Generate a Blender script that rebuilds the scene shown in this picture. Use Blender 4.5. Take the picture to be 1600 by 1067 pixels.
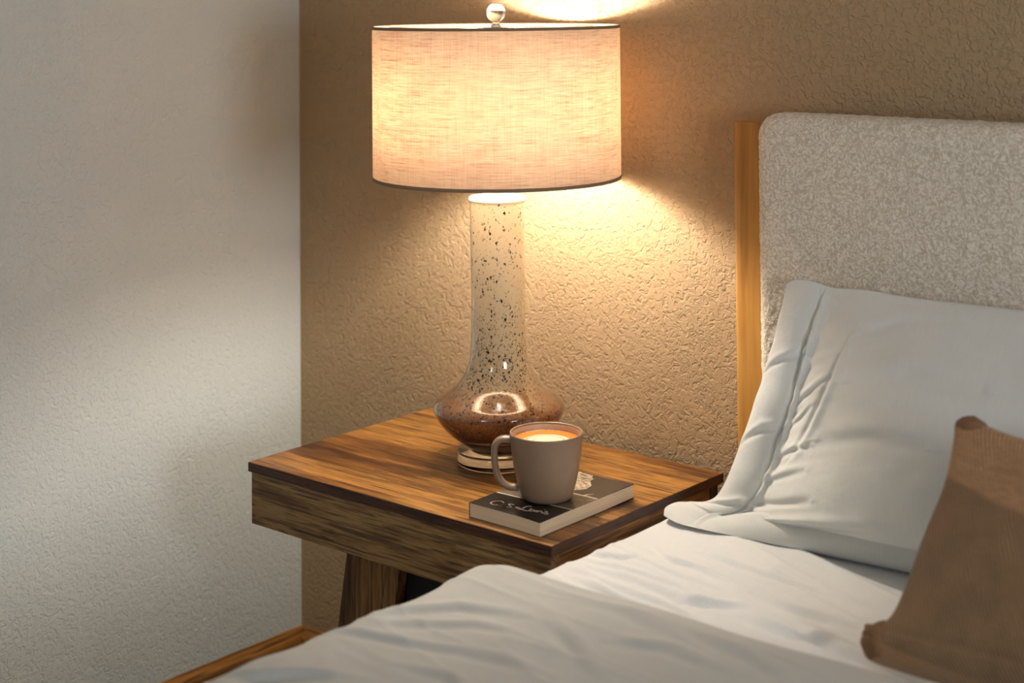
import bpy, bmesh, math, random
from mathutils import Vector, Matrix, noise
random.seed(7)
for o in list(bpy.data.objects): bpy.data.objects.remove(o)
S = bpy.context.scene
COL = S.collection
H = 0.59            # height of the nightstand top above the floor; locals below measure z from that top

# ---------------------------------------------------------------- camera
def make_camera():
    yaw, pitch, roll = .7029, .0294, -.008
    w = Vector((-math.sin(yaw)*math.cos(pitch), math.cos(yaw)*math.cos(pitch), math.sin(pitch)))
    r0 = Vector((math.cos(yaw), math.sin(yaw), 0)); u0 = r0.cross(w)
    r = math.cos(roll)*r0 + math.sin(roll)*u0
    u = -math.sin(roll)*r0 + math.cos(roll)*u0
    m = Matrix.Identity(4)
    for i in range(3):
        m[i][0] = r[i]; m[i][1] = u[i]; m[i][2] = -w[i]
    m[0][3], m[1][3], m[2][3] = 2.045, -2.1999, .7628+H
    cd = bpy.data.cameras.new('camera'); co = bpy.data.objects.new('camera', cd); COL.objects.link(co)
    co.matrix_world = m
    cd.sensor_width = 36; cd.lens = 2497.5/1600*36
    cd.shift_y = -616/1600
    cd.clip_start = .05
    cd.dof.use_dof = True; cd.dof.focus_distance = 2.50; cd.dof.aperture_fstop = 3.4
    S.camera = co
make_camera()

# ---------------------------------------------------------------- world, window light, exposure
W = bpy.data.worlds.new('world'); S.world = W; W.use_nodes = True
bg = W.node_tree.nodes['Background']; bg.inputs[0].default_value = (1, .985, .955, 1); bg.inputs[1].default_value = .09
def area(name, loc, tgt, size, power, col):
    l = bpy.data.lights.new(name, 'AREA'); l.shape = 'RECTANGLE'; l.size, l.size_y = size; l.energy = power; l.color = col
    o = bpy.data.objects.new(name, l); COL.objects.link(o); o.location = loc
    o.rotation_euler = (Vector(tgt)-Vector(loc)).to_track_quat('-Z', 'Y').to_euler()
    return o
area('window_light_right', (3.1, -1.45, H+.64), (-.387, -.35, H-.05), (.55, .55), 19, (.97, .98, 1))
area('window_light_behind', (1.3, -4.2, H+1.35), (.4, -.2, H+.1), (.5, .7), 8, (1, .98, .95))
vs = S.view_settings
vs.view_transform = 'Standard'; vs.look = 'None'; vs.gamma = 1; vs.exposure = 0.0; vs.use_curve_mapping = False

# ---------------------------------------------------------------- helpers
def link(name, bm, mat, parent=None, smooth=True, recalc=True):
    if recalc: bmesh.ops.recalc_face_normals(bm, faces=bm.faces)
    me = bpy.data.meshes.new(name); bm.to_mesh(me); bm.free()
    if smooth:
        for p in me.polygons: p.use_smooth = True
    if mat: me.materials.append(mat)
    o = bpy.data.objects.new(name, me); COL.objects.link(o)
    if parent: o.parent = parent
    return o
def empty(name, loc, label, cat, rz=0):
    o = bpy.data.objects.new(name, None); COL.objects.link(o); o.location = loc; o.rotation_euler = (0, 0, rz)
    o['label'] = label; o['category'] = cat; o.empty_display_size = .05
    return o
def tag(o, label, cat):
    o['label'] = label; o['category'] = cat; return o
def struct(o): o['kind'] = 'structure'; return o
def box(bm, a, b, bevel=0, seg=2):
    ret = bmesh.ops.create_cube(bm, size=1)
    vv = ret['verts']
    for v in vv:
        for i in range(3): v.co[i] = a[i] + (v.co[i]+.5)*(b[i]-a[i])
    if bevel:
        es = list({e for v in vv for e in v.link_edges})
        bmesh.ops.bevel(bm, geom=es, offset=bevel, segments=seg, affect='EDGES', profile=.5)
    return bm
def B(a, b, bevel=0, seg=2): return box(bmesh.new(), a, b, bevel, seg)
def lathe(prof, n=96, closed=False, bm=None):
    bm = bm or bmesh.new(); rings = []
    for r, z in prof:
        if r < 1e-6: rings.append([bm.verts.new((0, 0, z))])
        else: rings.append([bm.verts.new((r*math.cos(2*math.pi*k/n), r*math.sin(2*math.pi*k/n), z)) for k in range(n)])
    prs = list(zip(rings[:-1], rings[1:]))
    if closed: prs.append((rings[-1], rings[0]))
    for a, b in prs:
        for k in range(n):
            j = (k+1) % n
            if len(a) == 1 and len(b) == 1: continue
            if len(a) == 1: bm.faces.new((a[0], b[k], b[j]))
            elif len(b) == 1: bm.faces.new((a[k], a[j], b[0]))
            else: bm.faces.new((a[k], a[j], b[j], b[k]))
    return bm
def crom(pts, n):
    pts = [Vector(p) for p in pts]; out = []
    P = [pts[0]*2-pts[1]] + pts + [pts[-1]*2-pts[-2]]
    for i in range(1, len(P)-2):
        for k in range(n):
            t = k/n; a, b, c, d = P[i-1], P[i], P[i+1], P[i+2]
            out.append(.5*((2*b)+(c-a)*t+(2*a-5*b+4*c-d)*t*t+(3*b-a-3*c+d)*t**3))
    out.append(pts[-1]); return out
def tube(pts, r, n=12, bm=None, ry=None, cap=True):
    """tube along points; r a number or list; ry second radius for a flattened section"""
    bm = bm or bmesh.new(); pts = [Vector(p) for p in pts]; rings = []; up = None
    for i, p in enumerate(pts):
        t = (pts[min(i+1, len(pts)-1)]-pts[max(i-1, 0)]).normalized()
        if up is None:
            up = t.orthogonal().normalized()
            if abs(t.z) < .95: up = (Vector((0, 0, 1))-t*t.z).normalized()
        up = (up-t*up.dot(t)).normalized(); s = t.cross(up)
        ra = r[i] if isinstance(r, (list, tuple)) else r
        rb = ra if ry is None else (ry[i] if isinstance(ry, (list, tuple)) else ry)
        rings.append([bm.verts.new(p+s*ra*math.cos(2*math.pi*k/n)+up*rb*math.sin(2*math.pi*k/n)) for k in range(n)])
    for a, b in zip(rings[:-1], rings[1:]):
        for k in range(n): bm.faces.new((a[k], a[(k+1) % n], b[(k+1) % n], b[k]))
    if cap: bm.faces.new(rings[0]); bm.faces.new(list(reversed(rings[-1])))
    return bm
def grid_faces(bm, V):
    for i in range(len(V)-1):
        for j in range(len(V[0])-1):
            bm.faces.new((V[i][j], V[i+1][j], V[i+1][j+1], V[i][j+1]))
def interp(tab, x):
    if x <= tab[0][0]: return tab[0][1]
    for (a, va), (b, vb) in zip(tab[:-1], tab[1:]):
        if x <= b:
            t = (x-a)/(b-a); t = t*t*(3-2*t); return va+(vb-va)*t
    return tab[-1][1]
def lin(c):   # sRGB 0..255 -> linear
    return tuple(((v/255)/12.92 if v/255 <= .04045 else ((v/255+.055)/1.055)**2.4) for v in c)+(1,)

# ---------------------------------------------------------------- materials
class NT:
    def __init__(s, name):
        s.m = bpy.data.materials.new(name); s.m.use_nodes = True; s.t = s.m.node_tree
        s.b = s.t.nodes['Principled BSDF']; s.out = s.t.nodes['Material Output']
    def n(s, typ, **kw):
        nd = s.t.nodes.new(typ)
        for k, v in kw.items():
            if k in nd.inputs: nd.inputs[k].default_value = v
            else: setattr(nd, k, v)
        return nd
    def l(s, a, b): s.t.links.new(a, b)
    def coord(s, scale=(1, 1, 1), rot=(0, 0, 0), kind='Object', loc=(0, 0, 0)):
        tc = s.n('ShaderNodeTexCoord'); mp = s.n('ShaderNodeMapping')
        mp.inputs['Scale'].default_value = scale; mp.inputs['Rotation'].default_value = rot; mp.inputs['Location'].default_value = loc
        s.l(tc.outputs[kind], mp.inputs[0]); return mp.outputs[0]
    def noise(s, vec, scale, detail=3, rough=.5, dist=0):
        nd = s.n('ShaderNodeTexNoise'); nd.inputs['Scale'].default_value = scale; nd.inputs['Detail'].default_value = detail
        nd.inputs['Roughness'].default_value = rough; nd.inputs['Distortion'].default_value = dist; s.l(vec, nd.inputs['Vector']); return nd.outputs['Fac']
    def ramp(s, fac, stops, interp='LINEAR'):
        r = s.n('ShaderNodeValToRGB'); r.color_ramp.interpolation = interp; e = r.color_ramp.elements
        while len(e) < len(stops): e.new(.5)
        for x, (p, c) in zip(e, stops):
            x.position = p; x.color = c if len(c) == 4 else tuple(c)+(1,)
        s.l(fac, r.inputs[0]); return r.outputs[0]
    def mix(s, fac, a, b, mode='MIX'):
        m = s.n('ShaderNodeMix', data_type='RGBA', blend_type=mode)
        for inp, v in ((m.inputs[0], fac), (m.inputs[6], a), (m.inputs[7], b)):
            if hasattr(v, 'node'): s.l(v, inp)
            else: inp.default_value = v
        return m.outputs[2]
    def math(s, op, a, b=0, clamp=False):
        m = s.n('ShaderNodeMath', operation=op, use_clamp=clamp)
        for inp, v in ((m.inputs[0], a), (m.inputs[1], b)):
            if hasattr(v, 'node'): s.l(v, inp)
            else: inp.default_value = v
        return m.outputs[0]
    def bump(s, h, strength, dist, normal=None):
        b = s.n('ShaderNodeBump'); b.inputs['Strength'].default_value = strength; b.inputs['Distance'].default_value = dist
        s.l(h, b.inputs['Height'])
        if normal: s.l(normal, b.inputs['Normal'])
        return b.outputs[0]
    def set(s, **kw):
        for k, v in kw.items():
            i = s.b.inputs[k.replace('_', ' ')]
            if hasattr(v, 'node'): s.l(v, i)
            else: i.default_value = v
        return s
G4 = lambda v: (v, v, v, 1)

def wall_mat(name, col, bs):
    t = NT(name); v = t.coord()
    w = t.noise(v, 104, 3, .55, .9)
    lo = t.ramp(w, [(.34, G4(0)), (.52, G4(.9)), (.60, G4(1)), (.75, G4(.8))])
    f = t.noise(v, 260, 2, .5)
    h = t.math('ADD', lo, t.math('MULTIPLY', f, .45))
    c = t.mix(t.noise(v, 6, 2), tuple(x*.97 for x in col[:3])+(1,), tuple(min(1, x*1.03) for x in col[:3])+(1,))
    t.set(Base_Color=c, Roughness=.75, Normal=t.bump(h, bs, .0021), Specular_IOR_Level=.3)
    return t.m
M_tan = wall_mat('tan_wall_paint', (.425, .30, .172, 1), .85)
M_grey = wall_mat('pale_wall_paint', (.65, .715, .725, 1), .55)
t = NT('ceiling_paint'); t.set(Base_Color=(.75, .74, .72, 1), Roughness=.9); M_ceil = t.m
def wood_mat(name, dark, mid, light, axis=0, rough=.42, scale=1.0, loc=(0, 0, 0), bands=.5):
    t = NT(name)
    sc = [22*scale]*3; sc[axis] = 2.2*scale
    v = t.coord(tuple(sc), loc=loc)
    big = t.noise(v, .38, 3, .55, .9)
    fine_sc = [170*scale]*3; fine_sc[axis] = 5*scale
    v2 = t.coord(tuple(fine_sc), loc=loc)
    fine = t.noise(v2, 1.0, 3, .6, .2)
    grain = t.noise(v, 2.2, 4, .6, .5)
    g3 = t.noise(t.coord(tuple(x*3.2 for x in sc), loc=loc), 2.2, 4, .65, .3)
    f = t.math('ADD', t.math('ADD', t.math('MULTIPLY', big, .56), t.math('MULTIPLY', grain, .26)), t.math('MULTIPLY', g3, .18))
    c = t.ramp(f, [(.38, dark), (.465, mid), (.53, light), (.58, mid), (.66, dark)])
    c = t.mix(t.ramp(fine, [(.41, G4(.62)), (.49, G4(0))]), c, tuple(x*.45 for x in dark[:3])+(1,))
    dash = t.noise(t.coord(tuple(x*(4.2 if k == axis else 2.2) for k, x in enumerate(fine_sc)), loc=(5, 2, 8)), .7, 1, .5)
    c = t.mix(t.ramp(dash, [(.63, G4(0)), (.68, G4(.65))]), c, tuple(x*.4 for x in dark[:3])+(1,))
    kn = t.n('ShaderNodeTexVoronoi'); ks = [9*scale]*3; ks[axis] = 3.4*scale
    kn.inputs['Scale'].default_value = 1; t.l(t.coord(tuple(ks), loc=(3.3, 1.7, .4)), kn.inputs['Vector'])
    k = t.ramp(kn.outputs['Distance'], [(.03, G4(.75)), (.2, G4(0))])
    c = t.mix(t.math('MULTIPLY', k, t.ramp(grain, [(.4, G4(.2)), (.6, G4(1))])), c, tuple(x*.5 for x in dark[:3])+(1,))
    t.set(Base_Color=c, Roughness=rough, Normal=t.bump(fine, .12, .0006), Specular_IOR_Level=.45)
    return t.m
M_top = wood_mat('rustic_wood_top', lin((70, 40, 18)), lin((138, 90, 42)), lin((184, 134, 68)), 0, .36, 1, (.5, .2, 0))
M_apr = wood_mat('rustic_wood_front', lin((50, 31, 15)), lin((114, 82, 46)), lin((160, 126, 78)), 0, .55, 1, (.1, .7, 2.1))
M_leg = wood_mat('rustic_wood_leg', lin((58, 36, 14)), lin((116, 80, 38)), lin((150, 110, 58)), 2, .55, 1, (1.1, .3, .1))
M_edge = wood_mat('dark_wood_edge', lin((36, 18, 9)), lin((62, 34, 18)), lin((84, 50, 28)), 0, .5, 2)
M_edge_y = wood_mat('dark_wood_side_edge', lin((36, 18, 9)), lin((62, 34, 18)), lin((84, 50, 28)), 1, .5, 2)
M_side = wood_mat('rustic_wood_side', lin((76, 46, 20)), lin((126, 84, 40)), lin((156, 110, 58)), 1, .5, 1, (2, 1, 1))
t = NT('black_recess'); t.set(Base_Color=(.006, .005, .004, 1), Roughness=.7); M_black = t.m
M_base_y = wood_mat('honey_baseboard_side', lin((120, 78, 30)), lin((158, 106, 46)), lin((178, 124, 58)), 1, .4, .6)
M_base_x = wood_mat('honey_baseboard_back', lin((120, 78, 30)), lin((158, 106, 46)), lin((178, 124, 58)), 0, .4, .6)
def honey():
    t = NT('honey_oak'); v = t.coord((60, 60, 3)); a = t.noise(v, 1.2, 3, .6, .4); b = t.noise(t.coord((8, 8, 1.2)), 1, 2)
    c = t.ramp(t.math('ADD', t.math('MULTIPLY', a, .5), t.math('MULTIPLY', b, .5)), [(.36, lin((146, 98, 40))), (.52, lin((184, 134, 62))), (.66, lin((198, 150, 78)))])
    t.set(Base_Color=c, Roughness=.45, Normal=t.bump(a, .08, .0005)); return t.m
M_honey = honey()
def boucle():
    t = NT('cream_boucle'); v = t.coord()
    vo = t.n('ShaderNodeTexVoronoi'); vo.inputs['Scale'].default_value = 230; vo.inputs['Randomness'].default_value = 1
    nz = t.n('ShaderNodeTexNoise'); nz.inputs['Scale'].default_value = 60; t.l(v, nz.inputs['Vector'])
    vv = t.mix(.03, (0, 0, 0, 1), nz.outputs['Color']); ad = t.n('ShaderNodeVectorMath', operation='ADD'); t.l(v, ad.inputs[0]); t.l(vv, ad.inputs[1]); t.l(ad.outputs[0], vo.inputs['Vector'])
    d = t.math('SUBTRACT', 1, vo.outputs['Distance'])
    n2 = t.noise(v, 240, 3, .6, 1)
    h = t.math('ADD', d, t.math('MULTIPLY', n2, .7))
    c = t.ramp(h, [(.55, lin((200, 187, 168))), (.85, lin((216, 205, 188))), (1, lin((236, 228, 214)))])
    t.set(Base_Color=c, Roughness=.95, Normal=t.bump(h, .6, .002), Sheen_Weight=.3, Specular_IOR_Level=.1); return t.m
M_boucle = boucle()
def cloth(name, col, sc=900, st=.25, wr=.3):
    t = NT(name); v = t.coord((1, 1, 1), (0, 0, 0))
    a = t.noise(t.coord((1, .12, .12)), sc, 2); b = t.noise(t.coord((.12, 1, 1)), sc, 2)
    h = t.math('ADD', a, b); big = t.noise(v, 22, 4, .55, .4)
    c = t.mix(t.noise(t.coord((1, .1, .1)), 500, 2), tuple(x*.94 for x in col[:3])+(1,), tuple(min(1, x*1.04) for x in col[:3])+(1,))
    n1 = t.bump(big, wr, .006)
    t.set(Base_Color=c, Roughness=.9, Normal=t.bump(h, st, .0006, n1), Sheen_Weight=.15, Specular_IOR_Level=.15); return t.m
M_sheet = cloth('white_cotton_sheet', (.73, .75, .755, 1), wr=.3)
M_case = cloth('white_cotton_pillowcase', (.67, .69, .67, 1), wr=.25)
M_duvet = cloth('pale_grey_comforter_cotton', (.49, .505, .49, 1), wr=.25)
def tan_cloth():
    t = NT('tan_woven_cushion_cloth')
    wv = t.n('ShaderNodeTexWave'); wv.inputs['Scale'].default_value = 75; wv.inputs['Distortion'].default_value = 1.0; wv.inputs['Detail'].default_value = 1
    t.l(t.coord((1, 1, .8), (0, .6, 0)), wv.inputs['Vector'])
    b = t.noise(t.coord((.2, .2, 1)), 700, 2); v = t.coord()
    h = t.math('ADD', wv.outputs['Fac'], b)
    body = t.ramp(t.math('ADD', t.math('MULTIPLY', wv.outputs['Fac'], .6), t.math('MULTIPLY', t.noise(v, 30, 3), .4)), [(.2, lin((96, 74, 52))), (.75, lin((160, 128, 94)))])
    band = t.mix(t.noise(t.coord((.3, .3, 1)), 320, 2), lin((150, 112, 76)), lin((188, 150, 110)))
    # lighter colour bands along the top and the bottom of the cover, set by height
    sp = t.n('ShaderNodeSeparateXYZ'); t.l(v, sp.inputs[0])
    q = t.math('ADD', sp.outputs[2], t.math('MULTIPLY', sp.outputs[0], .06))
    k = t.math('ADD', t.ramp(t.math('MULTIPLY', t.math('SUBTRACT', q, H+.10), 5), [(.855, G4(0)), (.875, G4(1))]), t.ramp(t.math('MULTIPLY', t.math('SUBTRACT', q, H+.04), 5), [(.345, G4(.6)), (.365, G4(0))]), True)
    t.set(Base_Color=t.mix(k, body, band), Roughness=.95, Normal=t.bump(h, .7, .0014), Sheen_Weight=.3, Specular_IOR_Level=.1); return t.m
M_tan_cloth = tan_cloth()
t = NT('tan_corner_tuft'); t.set(Base_Color=lin((128, 96, 68)), Roughness=.95, Normal=t.bump(t.noise(t.coord(), 300, 2), .8, .002)); M_tuft = t.m
t = NT('mattress_ticking'); t.set(Base_Color=(.72, .72, .7, 1), Roughness=.9); M_matt = t.m
# lamp
def shade_mat():
    t = NT('linen_shade_fabric')
    a = t.noise(t.coord((22, 22, 900)), 1, 3, .6, .3)       # horizontal slubs
    b = t.noise(t.coord((800, 800, 14)), 1, 2, .6)           # vertical threads
    d = t.noise(t.coord((60, 60, 420)), 1, 3, .6, .4)
    f = t.math('ADD', t.math('ADD', t.math('MULTIPLY', a, .5), t.math('MULTIPLY', b, .25)), t.math('MULTIPLY', d, .25))
    c = t.ramp(f, [(.34, lin((206, 178, 150))), (.47, lin((232, 216, 198))), (.6, lin((242, 230, 214)))])
    tr = t.n('ShaderNodeBsdfTranslucent'); df = t.n('ShaderNodeBsdfDiffuse'); mx = t.n('ShaderNodeMixShader'); mx.inputs[0].default_value = .275
    tc = t.ramp(f, [(.35, (.50, .30, .17, 1)), (.46, (.85, .615, .44, 1)), (.58, (.96, .82, .62, 1))])
    t.l(c, df.inputs[0]); t.l(tc, tr.inputs[0]); t.l(df.outputs[0], mx.inputs[1]); t.l(tr.outputs[0], mx.inputs[2]); t.l(mx.outputs[0], t.out.inputs[0])
    bmp = t.bump(f, .3, .0008); t.l(bmp, df.inputs['Normal'])
    return t.m
M_shade = shade_mat()
t = NT('shade_trim'); t.set(Base_Color=lin((138, 116, 94)), Roughness=.8); M_trim = t.m
def vase_mat():
    t = NT('speckled_glass'); tc = t.n('ShaderNodeTexCoord'); sp = t.n('ShaderNodeSeparateXYZ'); t.l(tc.outputs['Object'], sp.inputs[0])
    v = t.coord()
    z = t.math('ADD', sp.outputs[2], t.math('MULTIPLY', t.math('SUBTRACT', t.noise(v, 14, 3, .6), .5), .05))
    zz = t.math('DIVIDE', z, .45)
    c = t.ramp(zz, [(.045, lin((52, 20, 8))), (.12, lin((84, 40, 17))), (.185, lin((126, 76, 42))), (.25, lin((150, 112, 74))), (.30, lin((172, 150, 116))), (.42, lin((196, 176, 140))), (.98, lin((226, 208, 172)))])
    # black flecks, denser around the shoulder
    def flecks(scale, lo, hi, seed):
        vo = t.n('ShaderNodeTexVoronoi'); vo.inputs['Scale'].default_value = scale
        nz = t.n('ShaderNodeTexNoise'); nz.inputs['Scale'].default_value = scale*1.7
        cc = t.coord((1, 1, .75), loc=(seed, 0, 0)); t.l(cc, nz.inputs['Vector'])
        m = t.mix(.006, (0, 0, 0, 1), nz.outputs['Color']); ad = t.n('ShaderNodeVectorMath', operation='ADD'); t.l(cc, ad.inputs[0]); t.l(m, ad.inputs[1])
        t.l(ad.outputs[0], vo.inputs['Vector'])
        s2 = t.n('ShaderNodeSeparateColor'); t.l(vo.outputs['Color'], s2.inputs[0])
        dens = t.ramp(zz, [(.16, G4(lo)), (.30, G4(hi)), (.44, G4(hi*.75)), (.60, G4(hi*.28)), (1, G4(hi*.16))])
        pick = t.math('LESS_THAN', s2.outputs[0], dens)
        rad = t.math('ADD', t.math('MULTIPLY', s2.outputs[1], .36), .12)
        dot = t.math('LESS_THAN', vo.outputs['Distance'], rad)
        return t.math('MULTIPLY', pick, dot)
    fl = t.math('MAXIMUM', flecks(230, .06, .8, 0), flecks(420, .04, .85, 3.1))
    c = t.mix(fl, c, lin((30, 24, 20)))
    vo = t.n('ShaderNodeTexVoronoi'); vo.inputs['Scale'].default_value = 300; t.l(v, vo.inputs['Vector'])
    low = t.ramp(zz, [(.2, G4(1)), (.36, G4(0))])
    bub = t.math('MULTIPLY', t.ramp(vo.outputs['Distance'], [(.12, G4(1)), (.45, G4(0))]), low)
    c = t.mix(t.math('MULTIPLY', bub, .35), c, lin((190, 140, 92)))
    t.set(Base_Color=c, Roughness=.10, Coat_Weight=1.0, Coat_Roughness=.03, Normal=t.bump(bub, .22, .0005), IOR=1.5)
    return t.m
M_vase = vase_mat()
def glass(name, rough=0):
    t = NT(name); t.set(Base_Color=(.97, .97, .95, 1), Roughness=rough, Transmission_Weight=1, IOR=1.49); return t.m
M_acr = glass('clear_acrylic'); M_crystal = glass('crystal')
t = NT('brushed_nickel'); t.set(Base_Color=(.72, .68, .6, 1), Metallic=1, Roughness=.25); M_nickel = t.m
t = NT('white_enamel'); t.set(Base_Color=(.8, .78, .72, 1), Roughness=.35); M_white = t.m
t = NT('lit_bulb'); t.set(Base_Color=(1, 1, 1, 1), Emission_Color=(1, .89, .75, 1), Emission_Strength=470); M_bulb = t.m
t = NT('clear_cord'); t.set(Base_Color=lin((205, 190, 160)), Roughness=.4); M_cord = t.m
# mug and book
def mug_mat():
    t = NT('matte_taupe_glaze'); c = t.mix(t.noise(t.coord(), 45, 3), lin((132, 108, 88)), lin((142, 117, 95)))
    t.set(Base_Color=c, Roughness=.38, Normal=t.bump(t.noise(t.coord(), 500, 2), .05, .0005)); return t.m
M_mug = mug_mat()
t = NT('mug_inside'); t.set(Base_Color=lin((196, 172, 146)), Roughness=.3); M_mugin = t.m
def coffee_mat():
    t = NT('latte'); tc = t.n('ShaderNodeTexCoord'); sp = t.n('ShaderNodeSeparateXYZ'); t.l(tc.outputs['Object'], sp.inputs[0])
    v = t.coord()
    x = sp.outputs[0]; y = sp.outputs[1]
    r = t.math('SQRT', t.math('ADD', t.math('POWER', x, 2), t.math('POWER', y, 2)))
    # leaf: pushed towards the viewer side, ridges folded
    u = t.math('ADD', t.math('MULTIPLY', x, .66), t.math('MULTIPLY', y, -.75)); w = t.math('ADD', t.math('MULTIPLY', x, .75), t.math('MULTIPLY', y, .66))
    u2 = t.math('SUBTRACT', u, .010)
    rr = t.math('SQRT', t.math('ADD', t.math('POWER', t.math('MULTIPLY', u2, 1.15), 2), t.math('POWER', w, 2)))
    rr = t.math('ADD', rr, t.math('MULTIPLY', t.math('SUBTRACT', t.noise(v, 90, 2), .5), .008))
    foam = t.ramp(t.math('DIVIDE', rr, .05), [(.62, G4(1)), (.72, G4(0))])
    wv = t.math('SINE', t.math('ADD', t.math('MULTIPLY', rr, 620), t.math('MULTIPLY', w, 40)))
    st = t.ramp(t.math('ADD', t.math('MULTIPLY', wv, .5), .5), [(.1, G4(.35)), (.5, G4(1))])
    inner = t.ramp(t.math('DIVIDE', rr, .05), [(.3, G4(1)), (.5, G4(0))])
    st = t.math('MAXIMUM', st, inner)
    c = t.mix(t.math('MULTIPLY', foam, st), lin((222, 134, 48)), lin((250, 232, 200)))
    c = t.mix(t.ramp(t.math('DIVIDE', r, .05), [(.86, G4(0)), (1, G4(.6))]), c, lin((168, 86, 26)))
    t.set(Base_Color=c, Roughness=.25, Subsurface_Weight=.0); return t.m
M_coffee = coffee_mat()
t = NT('foam_bubbles'); t.set(Base_Color=lin((235, 205, 165)), Roughness=.08, Coat_Weight=1); M_foam = t.m
def pages():
    t = NT('paper_page_edges'); a = t.noise(t.coord((3, 3, 900)), 1, 2); c = t.mix(a, lin((196, 174, 144)), lin((232, 212, 182)))
    t.set(Base_Color=c, Roughness=.85, Normal=t.bump(a, .3, .0004)); return t.m
M_pages = pages()
t = NT('black_cover_card'); t.set(Base_Color=lin((30, 26, 23)), Roughness=.28); M_cover = t.m
t = NT('grey_cover_print'); c = t.mix(t.ramp(t.noise(t.coord(), 60, 4, .6, 1), [(.4, G4(0)), (.6, G4(1))]), lin((84, 76, 68)), lin((118, 108, 96))); t.set(Base_Color=c, Roughness=.3); M_grey_print = t.m
t = NT('dark_cover_print'); t.set(Base_Color=lin((58, 52, 46)), Roughness=.25); M_dark_print = t.m
t = NT('pale_cover_print'); t.set(Base_Color=lin((226, 210, 186)), Roughness=.4); M_pale = t.m
def hair():
    t = NT('pale_figure_print'); n = t.noise(t.coord((90, 260, 1), (0, 0, .5)), 1, 4, .6, 1.2)
    c = t.ramp(n, [(.38, lin((70, 60, 50))), (.5, lin((176, 158, 134))), (.62, lin((226, 210, 186)))]); t.set(Base_Color=c, Roughness=.35); return t.m
M_figure = hair()

# ---------------------------------------------------------------- room shell
XW = -.387
def quad(name, pts, mat):
    bm = bmesh.new(); bm.faces.new([bm.verts.new(p) for p in pts]); return struct(link(name, bm, mat, smooth=False, recalc=False))
struct(link('wall_back', B((XW-.1, 0, 0), (3.9, .1, 2.44)), M_tan, smooth=False))
struct(link('wall_left', B((XW-.1, -4.6, 0), (XW, 0, 2.44)), M_grey, smooth=False))
struct(link('ceiling', B((XW-.1, -4.6, 2.44), (3.9, .1, 2.54)), M_ceil, smooth=False))
def carpet():
    t = NT('beige_carpet'); n = t.noise(t.coord(), 180, 3, .6); t.set(Base_Color=t.mix(n, lin((120, 102, 84)), lin((168, 150, 128))), Roughness=1, Normal=t.bump(n, 1, .004)); return t.m
struct(link('floor', B((XW-.1, -4.6, -.1), (3.9, .1, 0)), carpet(), smooth=False))
def baseboard(name, run, mat):
    # profile: (out from wall, height)
    prof = [(0, 0), (.016, 0), (.016, .070), (.0145, .074), (.0145, .074), (.012, .0765), (.006, .085), (.003, .0895), (0, .09)]
    bm = bmesh.new(); A = []; Bv = []
    for o, z in prof:
        a, b = run(o, z); A.append(bm.verts.new(a)); Bv.append(bm.verts.new(b))
    for k in range(len(prof)):
        j = (k+1) % len(prof); bm.faces.new((A[k], A[j], Bv[j], Bv[k]))
    bm.faces.new(A); bm.faces.new(Bv)
    return struct(link(name, bm, mat, smooth=False))
baseboard('baseboard_left', lambda o, z: ((XW+o, -4.6, z), (XW+o, 0, z)), M_base_y)
baseboard('baseboard_back', lambda o, z: ((XW+.0165, -o, z), (3.9, -o, z)), M_base_x)

# ---------------------------------------------------------------- nightstand
W_, D_ = .638, .4355; YB = -.03; YF = YB-D_
ns = empty('nightstand', (0, 0, 0), 'rustic brown wood nightstand with slanted legs between pale wall and bed', 'nightstand')
link('tabletop', B((0, YF, H-.0155), (W_, YB, H), .0006, 1), M_top, ns, smooth=False)
e1 = link('front_edge_band', B((0.0002, YF-.0006, H-.0153), (W_-.0002, YF+.0002, H-.0007)), M_edge, ns, smooth=False)
e2 = link('side_edge_band', B((W_-.0002, YF+.0002, H-.0153), (W_+.0006, YB-.0002, H-.0007)), M_edge_y, ns, smooth=False)
link('drawer_front', B((.004, YF+.003, H-.100), (W_-.004, YF+.022, H-.0158), .0008, 1), M_apr, ns, smooth=False)
link('side_panel', B((.004, YF+.022, H-.100), (.022, YB-.03, H-.0158)), M_side, ns, smooth=False)
link('side_panel', B((W_-.024, YF+.022, H-.100), (W_-.006, YB-.03, H-.0158)), M_side, ns, smooth=False)
link('back_panel', B((.004, YB-.03, H-.130), (W_-.0045, YB-.010, H-.0158)), M_edge, ns, smooth=False)
link('bottom_panel', B((.022, YF+.022, H-.098), (W_-.024, YB-.03, H-.086)), M_edge, ns, smooth=False)
def leg(y0, y1, xt0, xt1, xb0, xb1):
    bm = bmesh.new(); zt, zb = H-.1, 0
    c = [(xt0, zt), (xt1, zt), (xb1, zb), (xb0, zb)]
    a = [bm.verts.new((x, y0, z)) for x, z in c]; b = [bm.verts.new((x, y1, z)) for x, z in c]
    bm.faces.new(a); bm.faces.new(list(reversed(b)))
    for k in range(4): bm.faces.new((a[k], b[k], b[(k+1) % 4], a[(k+1) % 4]))
    bmesh.ops.bevel(bm, geom=bm.edges[:], offset=.001, segments=1, affect='EDGES')
    return bm
lx0, lx1 = .172, .290
for (y0, y1) in ((-.405, -.385), (-.11, -.09)):
    link('leg', leg(y0, y1, lx0, lx1, lx0-.085, lx1-.085), M_leg, ns, smooth=False)
    link('leg', leg(y0, y1, W_-lx1+.07, W_-lx0+.07, W_-lx1+.155, W_-lx0+.155), M_leg, ns, smooth=False)
link('recess_panel', B((lx0+.02, -.383, H-.40), (W_-.10, -.112, H-.1002)), M_black, ns, smooth=False)

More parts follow.
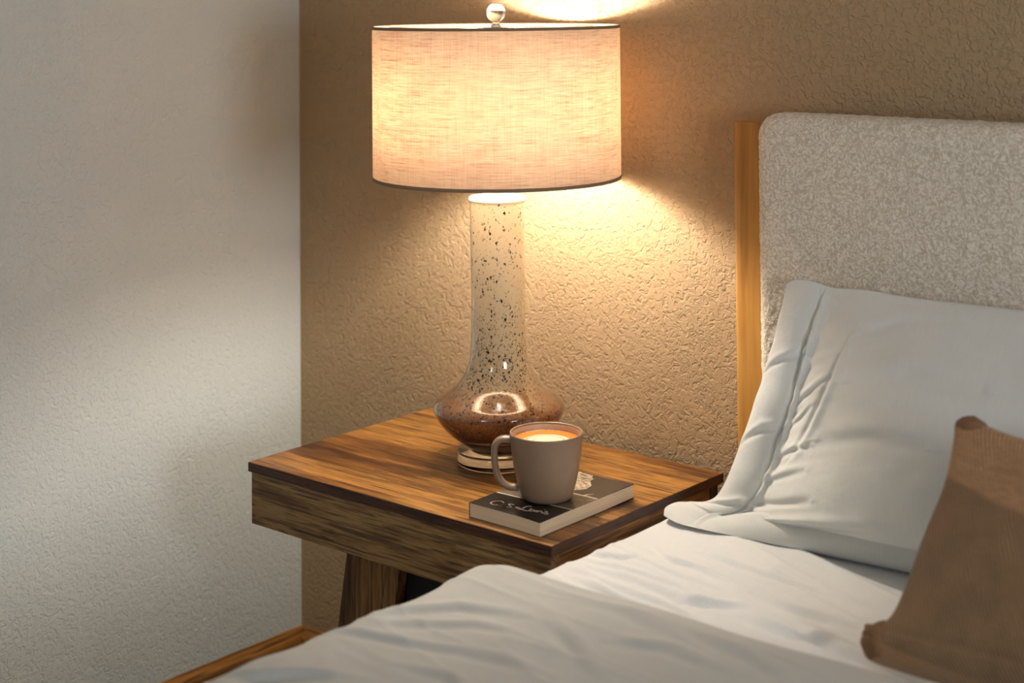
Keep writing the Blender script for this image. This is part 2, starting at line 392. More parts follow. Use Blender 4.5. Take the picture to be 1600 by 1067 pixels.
# ---------------------------------------------------------------- table lamp
LX, LY = .323, -.2098
lamp = empty('table_lamp', (LX, LY, H), 'tall speckled glass table lamp with lit drum shade on the nightstand', 'lamp')
link('acrylic_base', lathe([(0, 0.0005), (.066, .0005), (.0685, .002), (.069, .005), (.069, .018), (.068, .0215), (.066, .0228), (0, .0228)]), M_acr, lamp)
vz = [(0.0001, .0232), (.030, .0232), (.040, .0236), (.047, .0262), (.055, .031), (.066, .0385), (.0785, .0475), (.090, .058), (.099, .069), (.1045, .079), (.107, .088), (.1055, .096), (.0995, .1035), (.090, .1105), (.078, .119), (.068, .1275), (.0595, .138), (.0530, .150), (.0487, .163), (.0462, .178), (.0450, .196), (.0443, .216), (.0440, .26), (.0443, .314), (.0450, .37), (.0455, .418), (.0462, .4235), (.0455, .4245)]
pp = crom([(r, 0, z) for r, z in vz], 4)
link('glass_body', lathe([(max(p.x, .0001), p.z) for p in pp]), M_vase, lamp)
cap = link('neck_cap', lathe([(.0455, .4247), (.0470, .4255), (.0475, .4275), (.0470, .4305), (.0452, .4320), (.030, .4325), (.0235, .4330), (.0125, .4345), (.0120, .470), (.016, .472), (.016, .478), (.0001, .478)]), M_white, lamp)
link('socket', lathe([(.0001, .478), (.014, .478), (.0175, .484), (.0175, .528), (.0150, .534), (.0001, .534)]), M_nickel, lamp)
bulb_pr = [(.0001, .534), (.0125, .536), (.0135, .552), (.018, .566), (.0255, .580), (.030, .596), (.0295, .612), (.0235, .626), (.013, .6345), (.0001, .637)]
link('bulb', lathe([(max(p.x, .0001), p.z) for p in crom([(r, 0, z) for r, z in bulb_pr], 3)], 32), M_bulb, lamp)
# harp
hp = [Vector((0, 0, 0))]*0
for a in [math.pi*k/24 for k in range(25)]:
    hp.append(Vector((.052*math.cos(a)**1, 0, .60+.107*math.sin(a))) if True else None)
hp = [Vector((.018, 0, .480)), Vector((.034, 0, .500)), Vector((.050, 0, .55))] + hp[0:] + [Vector((-.050, 0, .55)), Vector((-.034, 0, .500)), Vector((-.018, 0, .480))]
link('harp', tube(crom(hp, 2), .0016, 8), M_nickel, lamp)
ZT, ZB_, RS = .7105, .4635, .2032
shade = link('drum_shade', lathe([(RS, ZB_), (RS, (ZB_*2+ZT)/3), (RS, (ZB_+ZT*2)/3), (RS, ZT), (RS-.0012, ZT), (RS-.0012, ZB_)], 160, closed=True), M_shade, lamp)
def hoop(z0, z1, th): return lathe([(RS-.0022, z0), (RS+th, z0), (RS+th*1.15, (z0+z1)/2), (RS+th, z1), (RS-.0022, z1)], 160, closed=True)
link('trim_band', hoop(ZB_-.0012, ZB_+.0042, .0006), M_trim, lamp).parent = shade
link('trim_band', hoop(ZT-.0036, ZT+.0012, .0006), M_trim, lamp).parent = shade
sp = lathe([(.008, ZT-.0045), (.020, ZT-.0045), (.020, ZT-.002), (.008, ZT-.002)], 32, closed=True)
for a in (math.radians(195), math.radians(315), math.radians(75)):
    tube([(.018*math.cos(a), .018*math.sin(a), ZT-.003), ((RS-.002)*math.cos(a), (RS-.002)*math.sin(a), ZT-.003)], .0014, 8, sp)
link('spider_fitter', sp, M_nickel, shade)
link('finial_neck', lathe([(.0001, ZT-.006), (.006, ZT-.006), (.0085, ZT-.001), (.009, ZT+.002), (.005, ZT+.0035), (.0045, ZT+.006), (.008, ZT+.0065), (.0001, ZT+.007)], 32), M_nickel, lamp)
bs = bmesh.new(); bmesh.ops.create_uvsphere(bs, u_segments=48, v_segments=32, radius=.0158, matrix=Matrix.Translation((0, 0, .7330)))
link('finial_ball', bs, M_crystal, lamp)
link('power_cord', tube(crom([(-.01, .066, .006), (.0, .10, .0045), (.012, .14, .0045), (.016, .172, .0050), (.0165, .188, .002), (.017, .1965, -.02), (.017, .198, -.1), (.012, .198, -.3)], 6), .0032, 10), M_cord, lamp)

# ---------------------------------------------------------------- book (paperback) lying on the nightstand
BX0, BX1, BY0, BY1, BT = .469, .605, -.446, -.226, .0215
bk = empty('paperback_book', (BX0, BY0, H), 'paperback book with black cover and pale signature lying under the mug', 'book')
def rel(x, y, z): return (x-BX0, y-BY0, z)
def bookblock(z0, z1, inset, name, mat, segs=24, lift=0, parent=bk):
    bm = bmesh.new()
    # rounded block whose corners flare a little, like a read paperback
    nx, ny = 16, 24; top = []; bot = []
    def cz(u, v):
        c = max(0, 1-math.hypot(u-1, v)*2.6)        # right front corner
        c2 = max(0, 1-math.hypot(u-1, v-1)*3)
        return c, c2
    for i in range(nx+1):
        rt = []; rb = []
        for j in range(ny+1):
            u, v = i/nx, j/ny; c, c2 = cz(u, v)
            x = BX0+inset+(BX1-BX0-2*inset)*u; y = BY0+inset+(BY1-BY0-2*inset)*v
            y += .0035*math.sin(math.pi*u)*(1-v) * -0 + (-.0035*(u**3))*(1-v)
            rt.append(bm.verts.new(rel(x, y, z1 + .0012*c2 - .0012*c + lift*0)))
            rb.append(bm.verts.new(rel(x, y, z0)))
        top.append(rt); bot.append(rb)
    grid_faces(bm, top); grid_faces(bm, bot)
    for i in range(nx):
        bm.faces.new((top[i][0], top[i+1][0], bot[i+1][0], bot[i][0])); bm.faces.new((top[i][ny], top[i+1][ny], bot[i+1][ny], bot[i][ny]))
    for j in range(ny):
        bm.faces.new((top[0][j], top[0][j+1], bot[0][j+1], bot[0][j])); bm.faces.new((top[nx][j], top[nx][j+1], bot[nx][j+1], bot[nx][j]))
    return link(name, bm, mat, parent, smooth=False)
bookblock(.0009, BT-.0005, .0006, 'page_block', M_pages)
bookblock(.0003, .0009, 0, 'back_cover', M_cover)
cov = bookblock(BT-.0005, BT, 0, 'front_cover', M_dark_print)
link('spine', B(rel(BX0-.0006, BY0, .0003), rel(BX0, BY1, BT)), M_dark_print, bk, smooth=False)
def flat(name, poly, z, mat, th=.00012):
    bm = bmesh.new(); a = [bm.verts.new(rel(x, y, z+th)) for x, y in poly]; b = [bm.verts.new(rel(x, y, z)) for x, y in poly]
    bm.faces.new(a); bm.faces.new(list(reversed(b))); n = len(poly)
    for k in range(n): bm.faces.new((a[k], b[k], b[(k+1) % n], a[(k+1) % n]))
    return link(name, bm, mat, cov, smooth=False)
yA, yB2 = -.3845, -.320
flat('title_band', [(BX0+.0003, BY0+.0001), ((BX0+BX1)/2, BY0-.0003), (BX1-.0003, BY0-.0032), (BX1-.0003, yA), (BX0+.0003, yA)], BT-.00005, M_cover)
flat('photo_band', [(BX0+.0003, yA), (BX1-.0003, yA+.006), (BX1-.0003, yB2+.004), (BX0+.0003, yB2)], BT-.00005, M_grey_print)
flat('band_line', [(BX0+.0003, yA-.001), (BX1-.0003, yA+.005), (BX1-.0003, yA+.0072), (BX0+.0003, yA+.0012)], BT+.0001, M_pale)
flat('band_line', [(BX0+.0003, yB2-.001), (BX1-.0003, yB2+.003), (BX1-.0003, yB2+.005), (BX0+.0003, yB2+.001)], BT+.0001, M_pale)
flat('cover_picture', [(.500, -.226), (.512, -.2285), (.531, -.230), (.533, -.236), (.542, -.243), (.543, -.252), (.551, -.262), (.560, -.272), (.5635, -.290), (.553, -.304), (.529, -.300), (.500, -.285)], BT+.00005, M_figure)
flat('cover_picture_line', [(.576, -.317), (.5795, -.3165), (.5865, -.301), (.584, -.3015)], BT+.00005, M_figure)
# handwritten signature, strokes drawn on the cover plane
def sg(s, h):   # along the baseline, up
    return (.498+(s-425)/815*.096-.009*h/45, -.4325+(s-425)/815*.0175+.0125*h/45)
def stroke(bm, pts, w=.00062):
    P = [Vector((*sg(a, b), 0)) for a, b in pts]; P = crom(P, 5)
    tube([rel(p.x, p.y, BT+.0002) for p in P], w*1.45, 6, bm, ry=.00018)
sb = bmesh.new()
stroke(sb, [(600, 48), (560, 62), (480, 50), (432, 26), (430, 8), (470, 0), (530, 8)], .0008)
stroke(sb, [(560, 2), (568, 3)], .0009)
stroke(sb, [(745, 42), (700, 46), (672, 36), (690, 24), (715, 12), (690, 0), (655, 4)], .0006)
stroke(sb, [(738, 0), (746, 1)], .0008)
stroke(sb, [(985, 62), (930, 56), (885, 30), (850, 2), (800, 6), (775, 16), (800, 22), (860, 4), (930, -4), (985, 8)], .0008)
stroke(sb, [(960, 6), (1000, 24), (985, 32), (968, 16), (990, 2), (1020, 8)])
stroke(sb, [(1020, 8), (1030, 24), (1040, 4), (1062, 22), (1072, 4), (1095, 24), (1110, 20)])
stroke(sb, [(1110, 20), (1128, 26), (1132, 4), (1150, 6), (1180, 24)])
stroke(sb, [(1180, 24), (1205, 34), (1196, 14), (1222, 8), (1200, -4), (1165, -2)])
stroke(sb, [(1165, 48), (1172, 50)], .0007)
link('signature_lettering', sb, M_pale, cov)

# ---------------------------------------------------------------- mug with latte
MX, MY = .544, -.359; MZ = H+BT+.0007
mug = empty('coffee_mug', (MX, MY, MZ), 'matte taupe mug of latte standing on the paperback book', 'mug', rz=math.radians(-2))
hm = .0965
outer = [(.0001, .0012), (.029, .0012), (.031, 0), (.034, .0004), (.0376, .0035), (.0396, .009), (.0438, .024), (.0477, .042), (.0510, .062), (.0532, .083), (.0540, hm-.003), (.0540, hm-.001), (.0532, hm), (.0520, hm), (.0508, hm-.0015)]
inner = [(.0500, .083), (.0480, .062), (.0447, .042), (.0408, .024), (.0368, .012), (.033, .007), (.0001, .006)]
link('mug_body', lathe(outer+inner, 96), M_mug, mug)
link('mug_interior', lathe([(.0505, hm-.0025), (.0497, .083), (.0477, .062), (.0444, .042), (.0405, .024)], 96), M_mugin, mug)
cf = link('latte_coffee', lathe([(.0499, .0855), (.047, .0862), (.044, .0864), (.03, .0864), (.0001, .0864)], 96), M_coffee, mug)
cf.rotation_euler = (0, 0, 0)
fb = bmesh.new(); ddir = math.atan2(1.84, -1.5)
for k in range(90):
    a = ddir+random.gauss(0, .34)+.25; r = .0462-abs(random.gauss(0, .0014)); s = random.uniform(.0004, .0010)
    bmesh.ops.create_uvsphere(fb, u_segments=8, v_segments=6, radius=s, matrix=Matrix.Translation((r*math.cos(a), r*math.sin(a), .0865)))
fo = link('foam_bubbles', fb, M_foam, cf); fo['kind'] = 'stuff'
ha = math.atan2(-.646, -.763)+.02
hd = Vector((math.cos(ha), math.sin(ha), 0))
def hpnt(r, z): return hd*r+Vector((0, 0, z))
hpts = [hpnt(.0500, .0845), hpnt(.0570, .0860), hpnt(.0665, .0852), (hpnt(.0740, .0795)), hpnt(.0768, .0690), hpnt(.0765, .056), hpnt(.0750, .044), hpnt(.0710, .031), hpnt(.0640, .0215), hpnt(.055, .0165), hpnt(.0415, .0150)]
link('mug_handle', tube(crom(hpts, 6), .0088, 16, ry=.0050), M_mug, mug)

# ---------------------------------------------------------------- bed frame: posts, rails, upholstered headboard
BXL, BXR = .675, 2.375
bed = empty('bed', (BXL, -.06, 0), 'bed frame with honey oak post and cream boucle headboard against tan wall', 'bed')
bed_inv = Vector((-BXL, .06, 0))
def post(x0, x1, y0, y1, z1):
    bm = B((x0, y0, 0), (x1, y1, z1)); es = [e for e in bm.edges if abs(e.verts[0].co.z-e.verts[1].co.z) > .1]
    bmesh.ops.bevel(bm, geom=es, offset=.016, segments=8, affect='EDGES', profile=.5)
    es = [e for e in bm.edges if abs(e.verts[0].co.z-z1) < 1e-5 and abs(e.verts[1].co.z-z1) < 1e-5 and len(e.link_faces) == 2 and any(abs(f.normal.z) < .5 for f in e.link_faces)]
    bm.normal_update()
    return bm
def put(bm):
    bmesh.ops.translate(bm, vec=bed_inv, verts=bm.verts); return bm
def autos(o, ang=40):
    me = o.data
    for p in me.polygons: p.use_smooth = True
    bm = bmesh.new(); bm.from_mesh(me)
    for e in bm.edges:
        if len(e.link_faces) == 2 and e.calc_face_angle() > math.radians(ang): e.smooth = False
    bm.to_mesh(me); bm.free(); return o
autos(link('headboard_post', put(post(.6765, .742, -.0575, -.0170, H+.5605)), M_honey, bed))
autos(link('headboard_post', put(post(2.31, 2.375, -.0575, -.0170, H+.5605)), M_honey, bed))
autos(link('side_rail', put(B((.70, -2.10, .12), (.728, -.06, .28), .006, 3)), M_honey, bed))
autos(link('side_rail', put(B((2.322, -2.10, .12), (2.35, -.06, .28), .006, 3)), M_honey, bed))
autos(link('foot_rail', put(B((.70, -2.13, .12), (2.35, -2.10, .28), .006, 3)), M_honey, bed))
autos(link('leg', put(B((.73, -2.09, 0), (.79, -2.03, .12), .004, 2)), M_honey, bed)); autos(link('leg', put(B((2.26, -2.09, 0), (2.32, -2.03, .12), .004, 2)), M_honey, bed))
for k in range(12):
    yy = -.16-k*.165
    link('slat', put(B((.728, yy-.08, .262), (2.322, yy, .280))), M_honey, bed, smooth=False)
def headpanel():
    bm = bmesh.new(); x0, x1, z0, z1, yb, yf, r = .7515, 2.30, .40, H+.5795, -.0580, -.114, .026
    # front surface wraps round the edges: section parameter s around rounded border
    fine = .0032
    xs = []; x = 0
    def edge_samples(L):    # distance along wrap: side depth, corner arc, then flat
        d = (yb-yf)-r; arc = math.pi*r/2; out = []
        n1 = 8
        for k in range(n1): out.append(('s', d*k/n1))
        for k in range(10): out.append(('a', math.pi/2*k/10))
        return out
    es = edge_samples(0)
    def coords(a0, a1, dense_to):
        out = []
        for kind, v in es:
            if kind == 's': out.append((a0, yb-v))
            else: out.append((a0+r*(1-math.cos(v)), yb-((yb-yf)-r)-r*math.sin(v)))
        p = a0+r
        while p < a1-r:
            out.append((p, yf)); p += fine if p < dense_to else .02
        for kind, v in reversed(es):
            if kind == 's': out.append((a1, yb-v))
            else: out.append((a1-r*(1-math.cos(v)), yb-((yb-yf)-r)-r*math.sin(v)))
        return out
    X = coords(x0, x1, 1.30)
    Z = []
    z = z0
    while z < H-.02: Z.append((z, yf)); z += .03
    while z < z1-r: Z.append((z, yf)); z += fine
    for kind, v in reversed(es):
        if kind == 's': Z.append((z1, yb-v))
        else: Z.append((z1-r*(1-math.cos(v)), yb-((yb-yf)-r)-r*math.sin(v)))
    V = []; cx, cz = (x0+x1)/2, (z0+z1)/2
    rc = .035
    for (xx, yx) in X:
        row = []
        for (zz_, yz) in Z:
            y = max(yx, yz)
            X2, Z2 = xx, zz_
            # round the outline corners
            if zz_ > z1-rc:
                if xx < x0+rc:
                    dx, dz = (x0+rc-xx)/rc, (zz_-(z1-rc))/rc; m = max(dx, dz); h = math.hypot(dx, dz)
                    if h > 1e-6: X2 = x0+rc-dx/h*m*rc; Z2 = z1-rc+dz/h*m*rc
                elif xx > x1-rc:
                    dx, dz = (xx-(x1-rc))/rc, (zz_-(z1-rc))/rc; m = max(dx, dz); h = math.hypot(dx, dz)
                    if h > 1e-6: X2 = x1-rc+dx/h*m*rc; Z2 = z1-rc+dz/h*m*rc
            p = Vector((X2, y, Z2))
            n = Vector((0, -1, 0))
            if xx < x0+r: n += Vector((-1.3*(x0+r-xx)/r, 0, 0))
            if zz_ > z1-r: n += Vector((0, 0, 1.3*(zz_-z1+r)/r))
            n.normalize()
            if xx < 1.32 and zz_ > H-.02:
                q = p*150; d = noise.noise(q)*.5+noise.noise(p*310)*.45+noise.noise(p*70)*.35
                p += n*d*.0022
                if xx <= x0+.001 or zz_ >= z1-.001: p += n*abs(noise.noise(p*400))*.0012
            row.append(bm.verts.new(p))
        V.append(row)
    grid_faces(bm, V)
    # back
    bm.faces.new([V[0][0], V[-1][0], V[-1][-1], V[0][-1]]) if False else None
    return bm
link('upholstered_panel', put(headpanel()), M_boucle, bed)
link('panel_backing', put(B((.765, -.0575, .42), (2.287, -.040, H+.563))), M_honey, bed, smooth=False)

# ---------------------------------------------------------------- mattress, sheet, comforter
mt = link('mattress', B((.70, -2.06, .281), (2.33, -.125, H-.030), .04, 6), M_matt)
tag(mt, 'white mattress under the sheets on the bed frame', 'mattress')
def ridge(x, y, seed, fx, fy, sharp=2.0):
    n = noise.noise(Vector((x*fx+seed, y*fy+seed*.7, seed)))
    return math.exp(-abs(n)*6*sharp)
def n3(x, y, s): return noise.noise(Vector((x, y, s)))
def fold_sum(x, y, lst):
    """sum of folds, each a polyline on the bed plane: a lip with a shallow valley beside it"""
    w = 0
    for pts, hw, dep in lst:
        if not (min(p[0] for p in pts)-.1 < x < max(p[0] for p in pts)+.1 and min(p[1] for p in pts)-.1 < y < max(p[1] for p in pts)+.1): continue
        best = 9; sd = 1; tt = 0; n = len(pts)-1
        for k in range(n):
            ax, ay = pts[k]; bx, by = pts[k+1]; dx, dy = bx-ax, by-ay; qx, qy = x-ax, y-ay
            t = max(0, min(1, (qx*dx+qy*dy)/(dx*dx+dy*dy))); d = math.hypot(qx-dx*t, qy-dy*t)
            if d < best: best = d; sd = 1 if dx*qy-dy*qx > 0 else -1; tt = (k+t)/n
        if best > hw*4: continue
        q = best*sd/hw; w += dep*(math.exp(-(q-.8)**2*1.2)-.9*math.exp(-(q+.5)**2*2))*max(0, math.sin(math.pi*(.05+.9*tt)))**.7
    return w
SHEET_FOLDS = [
    ([(.738, -.365), (.794, -.400), (.831, -.402), (.892, -.421)], .006, .0050),
    ([(.690, -.445), (.711, -.442), (.738, -.436), (.752, -.419)], .006, .0045),
    ([(.731, -.492), (.792, -.493), (.848, -.500), (.885, -.515), (.911, -.499)], .009, .0050),
    ([(.981, -.511), (1.05, -.521), (1.102, -.503)], .012, .0070),
    ([(.880, -.502), (.916, -.503), (.953, -.484)], .009, .0070),
    ([(1.006, -.48), (1.091, -.514), (1.171, -.537)], .012, .0070),
    ([(.814, -.352), (.904, -.367), (1.027, -.383)], .008, .0035),
    ([(.742, -.543), (.82, -.565), (.894, -.558)], .008, .0050),
    ([(.70, -.40), (.76, -.425), (.82, -.44), (.90, -.45)], .006, .0035),
    ([(.70, -.47), (.78, -.465), (.86, -.475)], .006, .0035),
    ([(.72, -.52), (.80, -.53), (.88, -.54), (.96, -.56)], .007, .0040),
    ([(.93, -.43), (1.0, -.45), (1.1, -.455)], .010, .0045),
]
COMFORTER_FOLDS = [
    ([(.650, -.85), (.682, -.814), (.726, -.755), (.808, -.738)], .012, .0075),
    ([(.66, -1.06), (.695, -1.048), (.739, -1.012), (.791, -.984)], .010, .0100),
    ([(.650, -.92), (.679, -.901), (.759, -.879), (.817, -.855), (.942, -.846)], .010, .0060),
    ([(.700, -.86), (.727, -.828), (.782, -.788), (.835, -.782)], .010, .0060),
    ([(.943, -.729), (.998, -.707), (1.065, -.719)], .012, .0070),
    ([(.814, -.660), (.886, -.653), (.983, -.673)], .014, .0040),
    ([(.86, -.74), (.90, -.76), (.96, -.80)], .012, .0060),
    ([(1.02, -.66), (1.09, -.675), (1.15, -.70)], .012, .0060),
    ([(.80, -.93), (.86, -.92), (.93, -.95)], .010, .0060),
]
XE, RE = .662, .040     # outer side of sheet, edge radius
def sheet():
    bm = bmesh.new(); V = []
    ny, ns = 420, 460
    for j in range(ny):
        y = -.128-(j/(ny-1))**2.0*1.95 if j > 0 else -.128
        row = []
        for i in range(ns):
            # arc-length from the bottom of the drape
            s = -.26+(i/(ns-1))**1.35*1.9 if i > 0 else -.26
            wob = .006*n3(y*7, 0, 1.3)+.004*n3(y*17, 0, 4.1)
            flat_n = 0
            if s < 0:
                x = XE+wob*1.2+.004*n3(y*22, s*5, 3); z = s-RE; n = Vector((-1, 0, 0))
            elif s < math.pi/2*RE:
                a = s/RE; x = XE+RE*(1-math.cos(a))+wob*(1-math.sin(a)); z = -RE+RE*math.sin(a); n = Vector((-math.cos(a), 0, math.sin(a)))
            else:
                x = XE+RE+(s-math.pi/2*RE); z = 0; n = Vector((0, 0, 1))
            z -= .004
            if z > -.2:
                # creases running from the near left edge towards the middle of the bed
                u = (x*.93-(y)*.36); w = (y*.93+x*.36)
                fade = min(1, max(0, (x-.665)/.06))
                c1 = ridge(u*1.3, w*13, 2.7, 1, 1, 1.6)*.0095
                c2 = ridge(u*2.1+4, w*22, 8.1, 1, 1, 1.4)*.0050
                big = n3(u*2.2, w*7, 5.5)*.010
                env = .45+.65*min(1, max(0, n3(x*3, y*3, 9.)+.6))
                if y > -.22: env *= .5
                d = (c1*.5+c2*.6+big*.8)*env*(.10+.90*fade)
                if s > RE*1.2: d += fold_sum(x, y, SHEET_FOLDS)*.85
                x += n.x*d; z += n.z*d
            row.append(bm.verts.new((x, y, H+z)))
        V.append(row)
    grid_faces(bm, V)
    return bm
sh = link('bed_sheet', sheet(), M_sheet)
tag(sh, 'crisp white sheet over the mattress beneath the white pillow', 'bed sheet')
def comforter():
    bm = bmesh.new(); V = []; Vb = []
    ny, ns = 330, 360; XO = .598; RO = .095; TH = .030
    Y0 = -.600
    for j in range(ny):
        t = j/(ny-1)
        # first part wraps round the folded front edge
        r = TH/2
        if j < 16:
            a = -math.pi/2+math.pi*(j/15)      # underside -> top
            dy = -r+r*math.cos(a); dz = -r+r*math.sin(a)
        else:
            dy = -r-((j-15)/(ny-16))**1.35*1.5; dz = 0
        row = []
        for i in range(ns):
            s = -.30+(i/(ns-1))**1.2*1.75 if i > 0 else -.30
            ybase = Y0 + .012*n3(s*5, 0, 2.2)+.02*(s if s < .35 else .35)*-.25
            if s < 0: x = XO; z = s-RO; n = Vector((-1, 0, 0))
            elif s < math.pi/2*RO:
                a = s/RO; x = XO+RO*(1-math.cos(a)); z = -RO+RO*math.sin(a); n = Vector((-math.cos(a), 0, math.sin(a)))
            else: x = XO+RO+(s-math.pi/2*RO); z = 0; n = Vector((0, 0, 1))
            y = ybase+dy
            hgt = TH+dz
            x += n.x*(hgt-TH); z0 = z+TH*1.0+(n.z)*(hgt-TH)-.004
            z = z0
            u = x*.96-y*.26; w = y*.96+x*.26
            d = n3(u*3, w*6, 3.3)*.009+n3(x*8, y*8, 7.7)*.003+ridge(u*1.6, w*9, 6.1, 1, 1, 1.1)*.0050+ridge(u*3, w*16, 1.9, 1, 1, 1.3)*.0022
            if s > RO*.7 and j > 15: d += fold_sum(x, y, COMFORTER_FOLDS)*.60*min(1, (s-RO*.7)/.09)
            d *= min(1, max(.12, (j-8)/26)) if j < 34 else 1
            d -= .002
            if s < .12: d += n3(y*5, s*3, 8.8)*.016*min(1, (.12-s)/.1)
            x += n.x*d; z += n.z*max(d, -.016)
            row.append(bm.verts.new((x, y, H+z)))
        V.append(row)
    grid_faces(bm, V)
    return bm
cf2 = link('comforter', comforter(), M_duvet)
tag(cf2, 'pale grey comforter spread over the near part of the bed', 'comforter')

# ---------------------------------------------------------------- pillows
def coons(Lf, Rf, Bf, Tf, u, v):
    a = Lf(v).lerp(Rf(v), u); b = Bf(u).lerp(Tf(u), v)
    c = (Bf(0).lerp(Bf(1), u)).lerp(Tf(0).lerp(Tf(1), u), v)
    return a+b-c
def curve(pts):
    P = crom([Vector(p) for p in pts], 12)
    d = [0]
    for a, b in zip(P[:-1], P[1:]): d.append(d[-1]+(b-a).length)
    def f(t):
        L = t*d[-1]; lo, hi = 0, len(d)-1
        while hi-lo > 1:
            m = (lo+hi)//2
            if d[m] <= L: lo = m
            else: hi = m
        k = (L-d[lo])/max(d[hi]-d[lo], 1e-9); return P[lo].lerp(P[hi], k)
    return f
def cushion(L, R, Bc, T, thick_f, thick_b, fn_wr, prof, nu=220, nv=180, nrm=None, floor=None, wall=None, up=1.0):
    Lf, Rf, Bf, Tf = curve(L), curve(R), curve(Bc), curve(T)
    bm = bmesh.new(); F = []; K = []
    P = [[coons(Lf, Rf, Bf, Tf, (i/nu)**up, j/nv) for j in range(nv+1)] for i in range(nu+1)]
    for i in range(nu+1):
        rf = []; rk = []
        for j in range(nv+1):
            u, v = (i/nu)**up, j/nv
            if nrm: n = nrm
            else:
                a = P[min(i+1, nu)][j]-P[max(i-1, 0)][j]; b = P[i][min(j+1, nv)]-P[i][max(j-1, 0)]; n = a.cross(b).normalized()
            pr = prof(u, v); w = fn_wr(u, v)
            p = P[i][j]+n*(thick_f*pr+w)
            if floor is not None: p.z = max(p.z, floor(p.x, p.y))
            rf.append(bm.verts.new((p.x, p.y, p.z+H)))
            if 0 < i < nu and 0 < j < nv:
                q = P[i][j]-n*(thick_b*pr)
                if floor is not None: q.z = max(q.z, floor(q.x, q.y)-.0005)
                if wall is not None: q.y = min(q.y, wall)
                rk.append(bm.verts.new((q.x, q.y, q.z+H)))
            else: rk.append(rf[-1])
        F.append(rf); K.append(rk)
    grid_faces(bm, F)
    for i in range(nu):
        for j in range(nv):
            fs = []
            for x in (K[i][j], K[i][j+1], K[i+1][j+1], K[i+1][j]):
                if x not in fs: fs.append(x)
            if len(fs) > 2:
                try: bm.faces.new(fs)
                except ValueError: pass
    return bm
def pill_prof(u, v):
    uu = min(1, max(0, (u-.085)/.35)); a = math.sin(uu*math.pi/2)**.75 if u < .435 else (1 if u < .7 else math.sin(min(1, (1-u)/.3)*math.pi/2)**.75)
    vb = min(1, v/.42); vt = min(1, (1-v)/.58)
    b = math.sin(min(vb, 1)*math.pi/2)**.62*math.sin(vt*math.pi/2)**.72
    fl = .10*math.sin(math.pi*min(1, u/.085))**.5 if u < .085 else .10
    return max(a*b, fl*min(1, v*8)*min(1, (1-v)*8))
CREASES = [  # points (u, v), half width, depth
    ([(.17, .80), (.160, .68), (.146, .56), (.128, .44)], .011, .0060),
    ([(.098, .97), (.13, .945), (.155, .955)], .008, .0040),
    ([(.09, .60), (.13, .66), (.16, .70)], .007, .0035),
    ([(.088, .52), (.115, .56), (.135, .60)], .006, .0030),
    ([(.088, .42), (.12, .45), (.16, .47)], .007, .0035),
    ([(.086, .34), (.12, .36), (.17, .38)], .008, .0035),
    ([(.085, .26), (.13, .27), (.20, .30)], .010, .0040),
    ([(.19, .50), (.28, .53), (.38, .52)], .020, .0050),
    ([(.20, .86), (.27, .92), (.36, .94)], .014, .0045),
    ([(.22, .70), (.32, .74), (.45, .72)], .022, .0045),
    ([(.03, .20), (.06, .24), (.09, .23)], .008, .0040),
    ([(.02, .45), (.05, .50), (.08, .52)], .008, .0035),
    ([(.02, .70), (.045, .73), (.075, .76)], .008, .0035),
    ([(.12, .15), (.22, .18), (.34, .22)], .016, .0040),
]
def seg_d(px, py, pts):
    best = 9; side = 1; tt = 0; n = len(pts)-1
    for k in range(n):
        ax, ay = pts[k]; bx, by = pts[k+1]; dx, dy = (bx-ax)*.95, (by-ay)*.42     # rough metric size of the cushion
        qx, qy = (px-ax)*.95, (py-ay)*.42; L = dx*dx+dy*dy; t = max(0, min(1, (qx*dx+qy*dy)/L))
        d = math.hypot(qx-dx*t, qy-dy*t)
        if d < best: best = d; side = 1 if dx*qy-dy*qx > 0 else -1; tt = (k+t)/n
    return best, side, tt
def crease_sum(u, v, lst):
    w = 0
    for pts, hw, dep in lst:
        if u < min(p[0] for p in pts)-.08 or u > max(p[0] for p in pts)+.08: continue
        d, sd, tt = seg_d(u, v, pts)
        if d > hw*4: continue
        x = d*sd/hw; w += dep*(math.exp(-(x-.9)**2*1.4)*.8-math.exp(-x*x*3))*math.sin(math.pi*(.08+.84*tt))**.7
    return w
def pill_wr(u, v):
    e = min(1, v*6)*min(1, (1-v)*6)
    wob = .0035*math.sin(v*23)+.0015*math.sin(v*61+1)
    g = (u-(.078+wob))/.0024
    w = -.0065*math.exp(-g*g)*(.45+.65*max(0, math.sin(v*3.3-.2)))*(1 if v > .12 else v/.12)
    g2 = (u-(.086+wob))/.005; w += .0030*math.exp(-g2*g2)
    w += crease_sum(u, v, CREASES)
    if u > .082: w += .0045*noise.noise(Vector((u*7, v*26-u*14, 3.1)))*math.exp(-(u-.085)*13)
    w += .007*noise.noise(Vector((u*4, v*3, 9)))+.0012*noise.noise(Vector((u*18, v*13, 2)))
    if u < .08: w += .003*noise.noise(Vector((u*9, v*8, 4)))
    return w*e
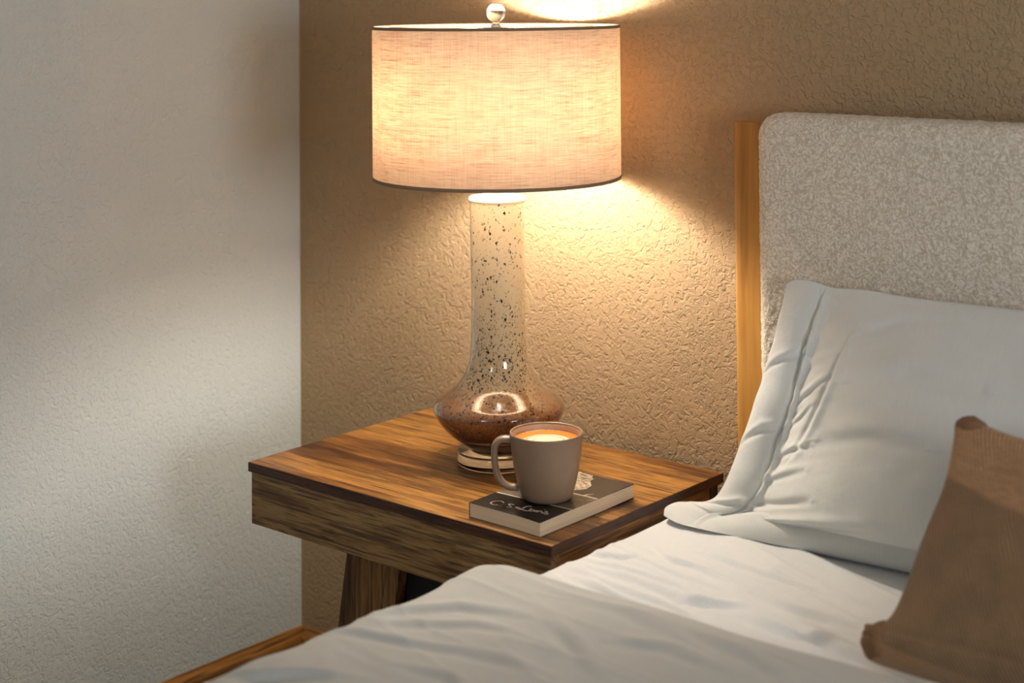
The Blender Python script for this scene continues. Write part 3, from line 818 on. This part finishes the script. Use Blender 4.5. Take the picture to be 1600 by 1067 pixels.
pl = cushion(
    L=[(.688, -.266, .005), (.682, -.250, .009), (.690, -.234, .011), (.706, -.226, .010), (.735, -.222, .017), (.757, -.217, .036), (.772, -.210, .070), (.788, -.195, .118), (.806, -.178, .205), (.820, -.165, .275), (.829, -.157, .322), (.832, -.155, .338)],
    R=[(1.60, -.22, .004), (1.62, -.20, .12), (1.60, -.155, .345)],
    Bc=[(.688, -.266, .005), (.700, -.280, .006), (.735, -.290, .004), (.80, -.286, .002), (.95, -.272, .002), (1.2, -.250, .002), (1.60, -.22, .004)],
    T=[(.832, -.155, .338), (.846, -.152, .3455), (.87, -.152, .3465), (.905, -.150, .340), (.96, -.150, .3425), (1.03, -.150, .340), (1.2, -.152, .342), (1.60, -.155, .345)],
    thick_f=.098, thick_b=.05, fn_wr=pill_wr, prof=pill_prof, nu=400, nv=210, up=1.6,
    floor=lambda x, y: .0045, wall=-.120)
po = link('bed_pillow', pl, M_case)
tag(po, 'large white pillow with hem seam propped against the boucle headboard', 'pillow')

cu_prof = lambda u, v: (math.sin(math.pi*min(1, max(0, u*.5+.0) if False else u))**.55)*(math.sin(math.pi*v)**.55)
def cu_wr(u, v):
    return (.006*noise.noise(Vector((u*5, v*4, 3)))+.0035*noise.noise(Vector((u*12, v*9, 8)))-.003*math.exp(-((v-.82)/.012)**2)*1-.002*math.exp(-((v-.16)/.014)**2))*min(1, v*6)*min(1, (1-v)*6)*min(1, u*8)
cb = cushion(
    L=[(1.162, -.552, .022), (1.160, -.548, .040), (1.186, -.542, .056), (1.196, -.520, .085), (1.203, -.480, .140), (1.211, -.445, .190), (1.209, -.415, .232), (1.206, -.403, .250), (1.214, -.398, .258)],
    R=[(1.70, -.60, .02), (1.66, -.52, .12), (1.68, -.42, .25)],
    Bc=[(1.162, -.552, .022), (1.178, -.560, .012), (1.28, -.565, .012), (1.45, -.57, .012), (1.70, -.60, .02)],
    T=[(1.214, -.398, .258), (1.226, -.398, .256), (1.29, -.402, .245), (1.40, -.405, .240), (1.68, -.42, .25)],
    thick_f=.062, thick_b=.05, fn_wr=cu_wr, prof=cu_prof, nu=150, nv=110, floor=lambda x, y: .006)
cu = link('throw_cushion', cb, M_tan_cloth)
tag(cu, 'tan woven throw cushion leaning against the white pillow', 'cushion')

def tuft(c, rad, seed):
    bm = bmesh.new(); bmesh.ops.create_icosphere(bm, subdivisions=4, radius=1)
    for v in bm.verts:
        d = 1+.22*noise.noise(v.co*1.6+Vector((seed, 0, 0)))+.10*noise.noise(v.co*4)
        v.co = Vector((v.co.x*rad[0]*d+c[0], v.co.y*rad[1]*d+c[1], v.co.z*rad[2]*d+c[2]+H))
    return bm
link('corner_tuft', tuft((1.184, -.548, .032), (.027, .020, .021), 1), M_tuft, cu)
link('corner_tuft', tuft((1.226, -.402, .250), (.017, .011, .010), 4), M_tuft, cu)
